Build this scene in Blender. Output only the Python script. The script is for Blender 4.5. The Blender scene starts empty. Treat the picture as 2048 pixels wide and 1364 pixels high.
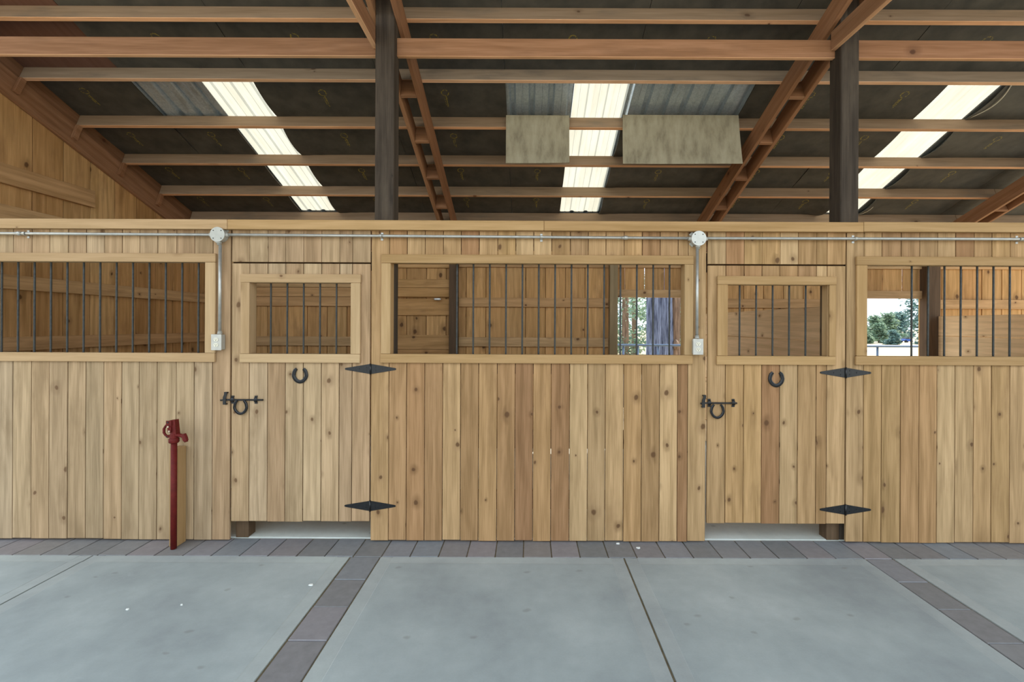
import bpy, bmesh, math, random
from mathutils import Vector, Matrix
random.seed(7)
S = bpy.context.scene
COL = S.collection

# ------------------------------------------------------------------ camera, world, sun, exposure
F, PU, PV, ROLL, H = 940.0, 1055.0, 650.0, 0.0045, 1.68      # focal length (px), principal point, roll, eye height
cd = bpy.data.cameras.new('camera'); cam = bpy.data.objects.new('camera', cd); COL.objects.link(cam)
cd.sensor_fit = 'HORIZONTAL'; cd.sensor_width = 36.0; cd.lens = F / 2048 * 36
cd.shift_x = -(PU - 1024) / 2048; cd.shift_y = (PV - 682) / 2048
cd.clip_start = 0.05; cd.clip_end = 1000
cam.matrix_world = Matrix.Translation((0, 0, H)) @ Matrix.Rotation(math.pi / 2, 4, 'X') @ Matrix.Rotation(ROLL, 4, 'Z')
S.camera = cam

w = bpy.data.worlds.new('sky'); S.world = w; w.use_nodes = True
bg = w.node_tree.nodes['Background']
bg.inputs[0].default_value = (0.77, 0.89, 1.0, 1); bg.inputs[1].default_value = 1.3
sd = bpy.data.lights.new('sun', 'SUN'); sd.energy = 4.0; sd.angle = math.radians(1.0); sd.color = (1.0, 0.95, 0.87)
sun = bpy.data.objects.new('sun', sd); COL.objects.link(sun)
sun.rotation_euler = Vector((-0.62, -0.42, -0.80)).to_track_quat('-Z', 'Y').to_euler()
S.view_settings.view_transform = 'Standard'; S.view_settings.look = 'None'
S.view_settings.gamma = 1.0; S.view_settings.use_curve_mapping = False
S.view_settings.exposure = 0.95

# ------------------------------------------------------------------ helpers
def XZ(u, v, Y):
    """place of a surveyed photo point on the plane at distance Y"""
    du, dv = u - PU, v - PV
    return (du + ROLL * dv) * Y / F, H - (dv - ROLL * du) * Y / F
def X_(u, Y, v=650): return XZ(u, v, Y)[0]
def Z_(v, Y, u=1055): return XZ(u, v, Y)[1]

def srgb(r, g, b):
    f = lambda c: (c / 255 / 12.92) if c / 255 <= 0.04045 else ((c / 255 + 0.055) / 1.055) ** 2.4
    return (f(r), f(g), f(b), 1)

def link(o, parent=None):
    COL.objects.link(o)
    if parent is not None:
        o.parent = parent
        o.location = Vector(o.location) - world_loc(parent)
    return o
def world_loc(o):
    p = Vector((0, 0, 0))
    while o is not None:
        p += Vector(o.location); o = o.parent
    return p
def tag(o, label=None, cat=None, group=None, kind=None):
    if label: o['label'] = label
    if cat: o['category'] = cat
    if group: o['group'] = group
    if kind: o['kind'] = kind
    return o
def empty(name, loc, label=None, cat=None, group=None, kind=None, parent=None):
    o = bpy.data.objects.new(name, None); o.location = loc; o.empty_display_size = 0.1
    link(o, parent)
    return tag(o, label, cat, group, kind)
def obj(name, me, mat, loc=(0, 0, 0), parent=None, rot=None, label=None):
    if mat is not None and not me.materials: me.materials.append(mat)
    if mat is not None and me.materials[0] is not mat:
        me = me.copy(); me.materials.clear(); me.materials.append(mat)
    o = bpy.data.objects.new(name, me); o.location = loc
    if rot is not None: o.rotation_euler = rot
    link(o, parent)
    if label: o['label'] = label
    return o

def mesh(verts, faces, name='m', smooth=False):
    me = bpy.data.meshes.new(name); me.from_pydata(verts, [], faces); me.update()
    bm = bmesh.new(); bm.from_mesh(me); bmesh.ops.recalc_face_normals(bm, faces=bm.faces); bm.to_mesh(me); bm.free()
    if smooth:
        for p in me.polygons: p.use_smooth = True
    return me
def bmesh_to(bm, smooth=False):
    me = bpy.data.meshes.new('m'); bm.to_mesh(me); bm.free()
    if smooth:
        for p in me.polygons: p.use_smooth = True
    return me

CACHE = {}
def boxmesh(dx, dy, dz, axis='z', ch=0.002):
    """chamfered board with grain coordinates (metres) running along its length"""
    key = (round(dx, 4), round(dy, 4), round(dz, 4), axis, ch)
    if key in CACHE: return CACHE[key]
    bm = bmesh.new(); bmesh.ops.create_cube(bm, size=1.0)
    for v in bm.verts: v.co = Vector((v.co.x * dx, v.co.y * dy, v.co.z * dz))
    if ch: bmesh.ops.bevel(bm, geom=list(bm.edges), offset=min(ch, dx * .3, dy * .3, dz * .3), segments=1, affect='EDGES')
    uvl = bm.loops.layers.uv.new('UVMap')
    L = 'xyz'.index(axis); A, B = [i for i in range(3) if i != L]
    for f in bm.faces:
        n = f.normal; k = max(range(3), key=lambda i: abs(n[i]))
        for lp in f.loops:
            c = lp.vert.co
            if k == L: lp[uvl].uv = (c[A] + 5, c[B] * 3 + 9)
            elif k == A: lp[uvl].uv = (c[B] + 3.7, c[L])
            else: lp[uvl].uv = (c[A], c[L])
    CACHE[key] = bmesh_to(bm)
    return CACHE[key]
def board(name, x0, x1, y0, y1, z0, z1, mat, parent=None, axis='z', ch=0.002, rot=None, label=None):
    me = boxmesh(x1 - x0, y1 - y0, z1 - z0, axis, ch)
    return obj(name, me, mat, ((x0 + x1) / 2, (y0 + y1) / 2, (z0 + z1) / 2), parent, rot, label)

def pale_underside(o, mat):
    """gives the down-facing faces of a beam a second, paler wood material"""
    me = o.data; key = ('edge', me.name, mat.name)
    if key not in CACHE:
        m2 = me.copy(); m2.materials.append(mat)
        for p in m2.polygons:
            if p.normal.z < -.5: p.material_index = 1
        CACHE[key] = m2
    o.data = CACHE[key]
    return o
def tube_verts(path, rad, n=10, closed_ends=True, up=Vector((0, 0, 1))):
    vs, fs = [], []
    P = [Vector(p) for p in path]
    R = rad if isinstance(rad, (list, tuple)) else [rad] * len(P)
    prev = None
    for i, p in enumerate(P):
        d = (P[min(i + 1, len(P) - 1)] - P[max(i - 1, 0)]).normalized()
        a = prev if prev is not None else (up if abs(d.dot(up)) < .9 else Vector((1, 0, 0)))
        a = (a - d * a.dot(d)).normalized(); b = d.cross(a); prev = a
        for k in range(n):
            t = 2 * math.pi * k / n
            vs.append(p + (a * math.cos(t) + b * math.sin(t)) * R[i])
    for i in range(len(P) - 1):
        for k in range(n):
            k2 = (k + 1) % n
            fs.append((i * n + k, i * n + k2, (i + 1) * n + k2, (i + 1) * n + k))
    if closed_ends:
        fs.append(tuple(range(n))[::-1]); fs.append(tuple((len(P) - 1) * n + k for k in range(n)))
    return vs, fs
def tube(path, rad, n=10):
    o = Vector(path[0])
    vs, fs = tube_verts([Vector(p) - o for p in path], rad, n)
    me = mesh(vs, fs)
    for p in me.polygons: p.use_smooth = len(p.vertices) == 4
    return me
def tube_obj(name, path, rad, mat, parent=None, n=10, label=None):
    return obj(name, tube(path, rad, n), mat, path[0], parent, None, label)
def join_mesh(parts, smooth=False):
    vs, fs = [], []
    for v, f in parts:
        k = len(vs); vs += [tuple(p) for p in v]; fs += [tuple(i + k for i in q) for q in f]
    me = mesh(vs, fs)
    if smooth:
        for p in me.polygons: p.use_smooth = True
    return me
def boxv(x0, x1, y0, y1, z0, z1):
    v = [(x, y, z) for x in (x0, x1) for y in (y0, y1) for z in (z0, z1)]
    return v, [(0, 1, 3, 2), (4, 6, 7, 5), (0, 4, 5, 1), (2, 3, 7, 6), (0, 2, 6, 4), (1, 5, 7, 3)]
def prism(poly, y0, y1):
    """outline in x,z pushed through from y0 to y1"""
    n = len(poly)
    v = [(x, y0, z) for x, z in poly] + [(x, y1, z) for x, z in poly]
    f = [tuple(range(n)), tuple(range(2 * n - 1, n - 1, -1))] + [(i, i + n, (i + 1) % n + n, (i + 1) % n) for i in range(n)]
    return v, f
def disc_y(cx, cz, r, y0, y1, n=20):
    return prism([(cx + r * math.cos(2 * math.pi * k / n), cz + r * math.sin(2 * math.pi * k / n)) for k in range(n)], y0, y1)

# ------------------------------------------------------------------ materials
class NT:
    def __init__(s, name):
        s.m = bpy.data.materials.new(name); s.m.use_nodes = True; s.t = s.m.node_tree
        s.b = s.t.nodes['Principled BSDF']; s.out = s.t.nodes['Material Output']
    def n(s, typ, **kw):
        x = s.t.nodes.new(typ)
        for k, v in kw.items(): setattr(x, k, v)
        return x
    def put(s, sock, val):
        if isinstance(val, bpy.types.NodeSocket): s.t.links.new(val, sock)
        elif val is not None: sock.default_value = val
    def math(s, op, a, b=None, c=None, clamp=False):
        x = s.n('ShaderNodeMath', operation=op, use_clamp=clamp)
        s.put(x.inputs[0], a); s.put(x.inputs[1], b); s.put(x.inputs[2], c)
        return x.outputs[0]
    def vmath(s, op, a, b=None):
        x = s.n('ShaderNodeVectorMath', operation=op); s.put(x.inputs[0], a); s.put(x.inputs[1], b)
        return x.outputs[0]
    def noise(s, vec, scale=1.0, detail=3.0, rough=.55, dim='3D'):
        x = s.n('ShaderNodeTexNoise', noise_dimensions=dim)
        s.put(x.inputs['Vector'], vec); x.inputs['Scale'].default_value = scale
        x.inputs['Detail'].default_value = detail; x.inputs['Roughness'].default_value = rough
        return x.outputs['Fac']
    def ramp(s, fac, stops, interp='LINEAR'):
        x = s.n('ShaderNodeValToRGB'); x.color_ramp.interpolation = interp
        e = x.color_ramp.elements
        while len(e) < len(stops): e.new(0.5)
        for el, (p, c) in zip(e, stops):
            el.position = p; el.color = c if len(c) == 4 else (*c, 1)
        s.put(x.inputs[0], fac); return x.outputs[0]
    def mix(s, fac, a, b, mode='MIX'):
        x = s.n('ShaderNodeMix', data_type='RGBA', blend_type=mode)
        s.put(x.inputs[0], fac); s.put(x.inputs[6], a); s.put(x.inputs[7], b)
        return x.outputs[2]
    def mrange(s, v, a, b, c=0.0, d=1.0):
        x = s.n('ShaderNodeMapRange', interpolation_type='SMOOTHSTEP')
        s.put(x.inputs[0], v); x.inputs[1].default_value = a; x.inputs[2].default_value = b
        x.inputs[3].default_value = c; x.inputs[4].default_value = d
        return x.outputs[0]
    def bump(s, h, strength, dist=.002):
        x = s.n('ShaderNodeBump'); x.inputs['Strength'].default_value = strength; x.inputs['Distance'].default_value = dist
        s.put(x.inputs['Height'], h); s.put(s.b.inputs['Normal'], x.outputs[0])

def wood(name, tones, knotc, grain=.35, knots=.55, stain=.3, stainc=(.12, .09, .06, 1), rough=.75, kscale=4.0, kr=.055, bump=.35, spread=1.0, ringw=.13):
    """tones: the board to board colours; grain, knots and stains follow each board's own coordinates"""
    t = NT(name)
    uv = t.n('ShaderNodeTexCoord').outputs['UV']
    rnd = t.n('ShaderNodeObjectInfo').outputs['Random']
    off = t.n('ShaderNodeCombineXYZ'); t.put(off.inputs[0], t.math('MULTIPLY', rnd, 31.7)); t.put(off.inputs[1], t.math('MULTIPLY', rnd, 57.3)); t.put(off.inputs[2], t.math('MULTIPLY', rnd, 13.0))
    vec = t.vmath('ADD', uv, off.outputs[0])
    # knots
    wob = t.noise(t.vmath('MULTIPLY', vec, (14, 9, 1)), 1.0, 2)
    kv = t.vmath('ADD', t.vmath('MULTIPLY', vec, (1.0, .78, 1)), t.math('MULTIPLY', wob, .025))
    vo = t.n('ShaderNodeTexVoronoi', voronoi_dimensions='2D'); t.put(vo.inputs['Vector'], kv); vo.inputs['Scale'].default_value = kscale
    sep = t.n('ShaderNodeSeparateColor'); t.put(sep.inputs[0], vo.outputs['Color'])
    keep = t.math('LESS_THAN', sep.outputs[0], knots)
    size = t.math('ADD', t.math('MULTIPLY', sep.outputs[1], kr), kr * .35)
    rel = t.math('DIVIDE', vo.outputs['Distance'], size)
    knot = t.math('MULTIPLY', t.mrange(rel, .55, 1.15, 1, 0), keep)
    halo = t.math('MULTIPLY', t.mrange(rel, .8, 3.6, 1, 0), keep)
    # flowing grain that bends round the knots
    flow = t.noise(t.vmath('MULTIPLY', vec, (7, .9, 1)), 1.0, 2)
    sx = t.n('ShaderNodeSeparateXYZ'); t.put(sx.inputs[0], vec)
    ph = t.math('ADD', t.math('MULTIPLY', sx.outputs[0], 55.0), t.math('ADD', t.math('MULTIPLY', flow, 18.0), t.math('MULTIPLY', halo, 2.2)))
    rings = t.math('MULTIPLY_ADD', t.math('SINE', ph), .5, .5)
    fine = t.noise(t.vmath('MULTIPLY', vec, (150, 4.0, 1)), 1.0, 3)
    mid = t.noise(t.vmath('MULTIPLY', vec, (26, .9, 1)), 1.0, 3)
    g = t.math('ADD', t.math('MULTIPLY', rings, ringw), t.math('ADD', t.math('MULTIPLY', fine, .50), t.math('MULTIPLY', mid, .52)))
    rnd2 = t.math('FRACT', t.math('MULTIPLY', rnd, 7.31))
    n = len(tones)
    base = t.ramp(rnd2, [((i + .5) / n, c) for i, c in enumerate(tones)])
    val = t.mrange(g, .25, .9, 1 - grain, 1 + grain * .45)
    val = t.math('MULTIPLY', val, t.math('ADD', 1 - .1 * spread, t.math('MULTIPLY', t.math('FRACT', t.math('MULTIPLY', rnd, 19.7)), .2 * spread)))
    hsv = t.n('ShaderNodeHueSaturation'); t.put(hsv.inputs['Color'], base); t.put(hsv.inputs['Value'], val)
    t.put(hsv.inputs['Saturation'], t.math('SUBTRACT', 1.12, t.math('MULTIPLY', g, .18)))
    c = hsv.outputs[0]
    st = t.mrange(t.noise(t.vmath('MULTIPLY', vec, (6, 1.6, 1)), 1.0, 4, .6), .5, .78, 0, stain)
    c = t.mix(st, c, stainc)
    c = t.mix(t.math('MULTIPLY', halo, .3), c, knotc)
    c = t.mix(t.math('MULTIPLY', knot, .85), c, knotc)
    t.put(t.b.inputs['Base Color'], c); t.b.inputs['Roughness'].default_value = rough
    t.b.inputs['Specular IOR Level'].default_value = .25
    saw = t.noise(t.vmath('MULTIPLY', vec, (18, 170, 1)), 1.0, 2)
    t.bump(t.math('ADD', t.math('MULTIPLY', g, .8), t.math('MULTIPLY', saw, .5)), bump, .0015)
    return t.m

CEDAR = wood('cedar boards', [srgb(177, 141, 98), srgb(168, 131, 89), srgb(182, 148, 106), srgb(162, 123, 84), srgb(179, 143, 96), srgb(157, 116, 80), srgb(174, 137, 93), srgb(186, 153, 111)],
             srgb(89, 60, 35), grain=.42, knots=.66, stain=.5, stainc=srgb(127, 95, 60), spread=1.2, kr=.062)
CEDARP = wood('cool lit cedar boards', [srgb(182, 154, 118), srgb(173, 142, 106), srgb(187, 160, 126), srgb(167, 135, 101), srgb(178, 148, 112)],
              srgb(102, 73, 47), grain=.42, knots=.58, stain=.62, stainc=srgb(128, 103, 72), spread=1.1, kr=.055)  # paler tones put the cooler light on the left into the cedar colour
TRIM = wood('cedar trim', [srgb(177, 142, 97), srgb(172, 136, 91), srgb(181, 148, 105)], srgb(95, 64, 36), grain=.22, knots=.4, stain=.2, kscale=3.0, kr=.035, stainc=srgb(136, 107, 71))
TRIMP = wood('cool lit cedar trim', [srgb(185, 155, 116), srgb(178, 146, 107)], srgb(105, 74, 46), grain=.22, knots=.4, stain=.2, kscale=3.0, kr=.035, stainc=srgb(141, 114, 81))  # trim paled likewise, cool left-hand light put into its colour
OLD = wood('weathered barn boards', [srgb(206, 160, 106), srgb(192, 146, 94), srgb(212, 170, 116), srgb(182, 134, 84), srgb(200, 154, 100)],
           srgb(84, 54, 30), grain=.36, knots=.5, stain=.5, stainc=srgb(126, 90, 56), kscale=3.0, kr=.07, bump=.5)
GIRT = wood('old girts', [srgb(196, 154, 108), srgb(188, 146, 100), srgb(202, 164, 118)], srgb(90, 58, 34), grain=.32, knots=.5, stain=.45, stainc=srgb(134, 106, 74), kscale=3.2, kr=.05)
SAND = wood('pale partition planks', [srgb(240, 202, 155), srgb(231, 190, 143), srgb(246, 211, 166)], srgb(134, 90, 54), grain=.22, knots=.3, stain=.25, stainc=srgb(190, 148, 108))
FRAME = wood('fir framing', [srgb(159, 114, 81), srgb(149, 105, 74), srgb(165, 122, 89), srgb(144, 103, 74)], srgb(81, 50, 33), grain=.32, knots=.45, stain=.4, stainc=srgb(109, 80, 58), kscale=2.2, kr=.045)
PURL = wood('dusty purlins', [srgb(158, 132, 106), srgb(150, 124, 98), srgb(164, 140, 114)], srgb(90, 66, 48), grain=.26, knots=.4, stain=.75, stainc=srgb(122, 108, 92), kscale=2.2, kr=.04, spread=.6)
DARKP = wood('black creosoted post', [srgb(74, 63, 51), srgb(70, 59, 48)], srgb(30, 25, 22), grain=.6, knots=.25, stain=.5, stainc=srgb(92, 80, 66), rough=.8, bump=1.0)
BROWNP = wood('brown post', [srgb(96, 74, 54), srgb(104, 82, 60)], srgb(50, 34, 24), grain=.4, knots=.3, stain=.4, stainc=srgb(76, 60, 46))
TANP = wood('grey tan post', [srgb(148, 128, 96)], srgb(80, 60, 40), grain=.3, knots=.3, stain=.4, stainc=srgb(118, 104, 80))
PALEFIR = wood('pale fir underside', [srgb(222, 168, 124), srgb(214, 158, 114), srgb(228, 178, 136)], srgb(120, 76, 48), grain=.28, knots=.4, stain=.35, stainc=srgb(170, 122, 86), kscale=2.2, kr=.04)
REDBOARD = wood('red brown sheathing', [srgb(112, 78, 62), srgb(118, 84, 68)], srgb(80, 46, 36), grain=.18, knots=.0, stain=.3, stainc=srgb(96, 68, 56), spread=.4)

def plain(name, col, rough=.5, metal=0.0, var=.12, scale=30, bump=0.0):
    t = NT(name)
    pos = t.n('ShaderNodeTexCoord').outputs['Object']
    nz = t.noise(pos, scale, 3)
    hsv = t.n('ShaderNodeHueSaturation'); hsv.inputs['Color'].default_value = col
    t.put(hsv.inputs['Value'], t.mrange(nz, .3, .7, 1 - var, 1 + var))
    t.put(t.b.inputs['Base Color'], hsv.outputs[0]); t.b.inputs['Roughness'].default_value = rough; t.b.inputs['Metallic'].default_value = metal
    if bump: t.bump(nz, bump, .002)
    return t.m
BLACK = plain('black iron', srgb(26, 26, 27), .36, .15, .3, 60, .3)
REBAR = plain('dark steel rebar', srgb(60, 60, 56), .5, .3, .25, 40)
GALV = plain('galvanised conduit', srgb(178, 176, 168), .36, .55, .08, 25)
GREYBOX = plain('grey painted cast box', srgb(176, 173, 162), .45, .2, .05, 25)
WHITEBOX = plain('off white lid', srgb(205, 203, 194), .45, 0, .04, 25)
IVORY = plain('ivory receptacle', srgb(224, 216, 194), .4, 0, .03, 25)
SLOT = plain('dark slot', srgb(30, 28, 26), .6, 0, .05)
RED = plain('red painted iron', srgb(98, 27, 22), .6, 0, .16, 30)
RED.node_tree.nodes['Principled BSDF'].inputs['Specular IOR Level'].default_value = .2
STEEL = plain('bare steel linkage', srgb(190, 170, 150), .35, .8, .2, 40)
WHITEPL = plain('white plastic', srgb(232, 232, 228), .35, 0, .02)
CHIP = plain('pale chip', srgb(226, 226, 218), .8, 0, .08)
FENCEM = plain('blue grey pipe paint', srgb(92, 112, 138), .5, .3, .08)
CARB = plain('blue car paint', srgb(36, 74, 150), .4, .1, .04)
TYRE = plain('tyre rubber', srgb(25, 25, 26), .8, 0, .05)
GLASSD = plain('dark car glass', srgb(40, 50, 60), .1, 0, .02)

def concrete(name, c1, c2, c3, sc=1.0, broom=.25, spots=True):
    t = NT(name)
    pos = t.n('ShaderNodeNewGeometry').outputs['Position']
    big = t.noise(pos, 1.1 * sc, 4, .6); sm = t.noise(pos, 14, 4, .6)
    c = t.ramp(big, [(.32, c1), (.5, c2), (.68, c3)])
    f = t.noise(pos, 90, 2)
    hs = t.n('ShaderNodeHueSaturation'); t.put(hs.inputs['Color'], c); t.put(hs.inputs['Value'], t.math('ADD', .82, t.math('ADD', t.math('MULTIPLY', sm, .22), t.math('MULTIPLY', f, .1))))
    c = hs.outputs[0]
    if spots:
        pv = t.vmath('ADD', t.vmath('MULTIPLY', pos, (1.6, 2.2, 1)), t.math('MULTIPLY', t.noise(pos, 9, 3), .12))
        vo = t.n('ShaderNodeTexVoronoi', voronoi_dimensions='2D'); t.put(vo.inputs['Vector'], pv); vo.inputs['Scale'].default_value = 2.0
        sp = t.n('ShaderNodeSeparateColor'); t.put(sp.inputs[0], vo.outputs['Color'])
        m = t.math('MULTIPLY', t.mrange(vo.outputs['Distance'], .02, .09, 1, 0), t.math('LESS_THAN', sp.outputs[0], .3))
        c = t.mix(t.math('MULTIPLY', m, .35), c, srgb(110, 108, 98))
        smear = t.mrange(t.noise(t.vmath('MULTIPLY', pos, (1.3, 2.4, 1)), 1.9, 5, .65), .66, .78, 0, .4)
        c = t.mix(smear, c, srgb(206, 212, 214))
    t.put(t.b.inputs['Base Color'], c); t.b.inputs['Roughness'].default_value = .62
    br = t.noise(t.vmath('MULTIPLY', pos, (7, 190, 1)), 1.0, 3)
    t.bump(t.math('ADD', br, t.math('MULTIPLY', sm, .6)), broom, .0015)
    return t.m
CONC = concrete('broomed concrete', srgb(141, 148, 149), srgb(159, 167, 166), srgb(174, 181, 179))
CONCB = concrete('tooled concrete edge', srgb(149, 155, 155), srgb(165, 171, 169), srgb(177, 184, 180), broom=.05, spots=False)
STALLC = concrete('stall floor concrete', srgb(194, 196, 186), srgb(205, 207, 198), srgb(215, 217, 209), broom=.1)
GROUT = plain('dusty joint', srgb(120, 108, 84), .9, 0, .2, 20)
def paver_mat():
    t = NT('slate coloured pavers')
    rnd = t.n('ShaderNodeObjectInfo').outputs['Random']
    pos = t.n('ShaderNodeNewGeometry').outputs['Position']
    c = t.ramp(rnd, [(0, srgb(132, 128, 129)), (.25, srgb(120, 121, 121)), (.5, srgb(139, 132, 133)), (.75, srgb(127, 133, 138)), (1, srgb(133, 127, 123))])
    nz = t.noise(pos, 18, 4, .6)
    hs = t.n('ShaderNodeHueSaturation'); t.put(hs.inputs['Color'], c); t.put(hs.inputs['Value'], t.math('ADD', .75, t.math('MULTIPLY', nz, .5)))
    t.put(t.b.inputs['Base Color'], hs.outputs[0]); t.b.inputs['Roughness'].default_value = .6
    t.bump(nz, .3, .003)
    return t.m
PAVER = paver_mat()

def felt_mat():
    """black faced roof board with a yellow printed ring mark"""
    t = NT('black faced roof board')
    uv = t.n('ShaderNodeTexCoord').outputs['UV']
    pos = t.n('ShaderNodeNewGeometry').outputs['Position']
    nz = t.noise(pos, 5, 4, .6); fi = t.noise(pos, 60, 2)
    c = t.ramp(nz, [(.3, srgb(60, 57, 50)), (.7, srgb(86, 80, 70))])
    sx = t.n('ShaderNodeSeparateXYZ'); t.put(sx.inputs[0], uv)
    x, y = sx.outputs[0], sx.outputs[1]
    r = t.math('POWER', t.math('ADD', t.math('MULTIPLY', t.math('MULTIPLY', x, x), 1.0), t.math('MULTIPLY', t.math('ADD', y, .06), t.math('ADD', y, .06))), .5)
    ring = t.math('LESS_THAN', t.math('ABSOLUTE', t.math('SUBTRACT', r, .036)), .006)
    bar = t.math('MULTIPLY', t.math('LESS_THAN', t.math('ABSOLUTE', t.math('SUBTRACT', x, .006)), .007), t.math('LESS_THAN', t.math('ABSOLUTE', t.math('SUBTRACT', y, .055)), .07))
    bar2 = t.math('MULTIPLY', t.math('LESS_THAN', t.math('ABSOLUTE', t.math('ADD', x, .012)), .004), t.math('LESS_THAN', t.math('ABSOLUTE', t.math('SUBTRACT', y, .05)), .05))
    brk = t.mrange(t.noise(pos, 70, 2), .42, .56)
    m = t.math('MULTIPLY', t.math('MAXIMUM', ring, t.math('MAXIMUM', bar, bar2)), brk)
    c = t.mix(t.math('MULTIPLY', m, .8), c, srgb(160, 140, 50))
    dust = t.mrange(t.noise(pos, 2.2, 5, .65), .6, .8, 0, .3)
    c = t.mix(dust, c, srgb(104, 98, 88))
    t.put(t.b.inputs['Base Color'], c); t.b.inputs['Roughness'].default_value = .65
    t.bump(fi, .2, .002)
    return t.m
FELT = felt_mat()
HANG = NT('weathered board underside')
_p = HANG.n('ShaderNodeTexCoord').outputs['Object']
_n1 = HANG.noise(HANG.vmath('MULTIPLY', _p, (9, 9, 3)), 1.0, 5, .65)
HANG.put(HANG.b.inputs['Base Color'], HANG.ramp(_n1, [(.3, srgb(124, 114, 92)), (.5, srgb(160, 150, 124)), (.75, srgb(178, 168, 142))]))
HANG.b.inputs['Roughness'].default_value = .85; HANG.bump(HANG.noise(_p, 22, 4), .5, .006)
HANG = HANG.m
def metal_mat():
    t = NT('galvanised roof sheet')
    pos = t.n('ShaderNodeTexCoord').outputs['Object']
    vo = t.n('ShaderNodeTexVoronoi'); t.put(vo.inputs['Vector'], pos); vo.inputs['Scale'].default_value = 70
    sp = t.n('ShaderNodeSeparateColor'); t.put(sp.inputs[0], vo.outputs['Color'])
    c = t.ramp(sp.outputs[0], [(0, srgb(184, 196, 204)), (1, srgb(206, 216, 222))])
    c = t.mix(t.mrange(t.noise(t.vmath('MULTIPLY', pos, (8, 2, 1)), 1.0, 4), .5, .8, 0, .6), c, srgb(110, 102, 88))
    t.put(t.b.inputs['Base Color'], c); t.b.inputs['Metallic'].default_value = .6; t.b.inputs['Roughness'].default_value = .35
    return t.m
METAL = metal_mat()
def skylight_mat():
    t = NT('translucent fibreglass')
    pos = t.n('ShaderNodeTexCoord').outputs['Object']
    nz = t.noise(t.vmath('MULTIPLY', pos, (6, 1.5, 1)), 1.0, 4)
    c = t.ramp(nz, [(.35, srgb(204, 200, 189)), (.65, srgb(211, 208, 198))])
    tr = t.n('ShaderNodeBsdfTranslucent'); t.put(tr.inputs[0], c)
    df = t.n('ShaderNodeBsdfDiffuse'); t.put(df.inputs[0], c)
    mx = t.n('ShaderNodeMixShader'); mx.inputs[0].default_value = .18
    t.put(mx.inputs[1], tr.outputs[0]); t.put(mx.inputs[2], df.outputs[0])
    t.put(t.out.inputs[0], mx.outputs[0])
    return t.m
SKYL = skylight_mat()
def ground_mat():
    t = NT('dry grass ground')
    pos = t.n('ShaderNodeNewGeometry').outputs['Position']
    c = t.ramp(t.noise(pos, .35, 5, .65), [(.3, srgb(150, 134, 104)), (.55, srgb(186, 170, 140)), (.75, srgb(140, 138, 100))])
    t.put(t.b.inputs['Base Color'], c); t.b.inputs['Roughness'].default_value = .95
    return t.m
GROUND = ground_mat()
def leaf_mat(name, a, b):
    t = NT(name)
    rnd = t.n('ShaderNodeNewGeometry').outputs['Random Per Island']
    c = t.ramp(rnd, [(0, a), (1, b)])
    t.put(t.b.inputs['Base Color'], c); t.b.inputs['Roughness'].default_value = .7
    tr = t.n('ShaderNodeBsdfTranslucent'); t.put(tr.inputs[0], c)
    mx = t.n('ShaderNodeMixShader'); mx.inputs[0].default_value = .3
    t.put(mx.inputs[1], t.b.outputs[0]); t.put(mx.inputs[2], tr.outputs[0]); t.put(t.out.inputs[0], mx.outputs[0])
    return t.m
LEAF = leaf_mat('needle foliage', srgb(83, 112, 94), srgb(142, 162, 133))
LEAFB = leaf_mat('blue green foliage', srgb(72, 103, 104), srgb(121, 149, 142))
def bark_mat(name, a, b):
    t = NT(name)
    pos = t.n('ShaderNodeTexCoord').outputs['Object']
    nz = t.noise(t.vmath('MULTIPLY', pos, (14, 14, 1.6)), 1.0, 5, .65)
    t.put(t.b.inputs['Base Color'], t.ramp(nz, [(.35, a), (.65, b)])); t.b.inputs['Roughness'].default_value = .9
    t.bump(nz, .9, .03)
    return t.m
BARK = bark_mat('shade tinted bark', srgb(44, 50, 72), srgb(122, 132, 158))  # blue tint of the trunk's shaded side is put into the bark colour
BARKB = bark_mat('brown bark', srgb(90, 70, 56), srgb(140, 116, 96))

# ------------------------------------------------------------------ measures of the barn
D = 3.63                       # front face of the stall front
BACK = 7.20                    # front face of the stall back wall
XL = -4.90                     # left end wall
BAYS = [-1.1325, 2.5285, 6.19] # post lines
TAN = 0.369; TH = math.atan(TAN); CT, ST = math.cos(TH), math.sin(TH)
A0 = 3.99                      # height of the purlin undersides above eye level at Y = 0
YP = [round(3.95 + .57 * k, 3) for k in range(-7, 6)]   # purlins, ridge to eave
YRIDGE = -0.35
def zp(Y, up=0.0): return H + A0 - TAN * Y + up / CT   # plane parallel to the roof

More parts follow.
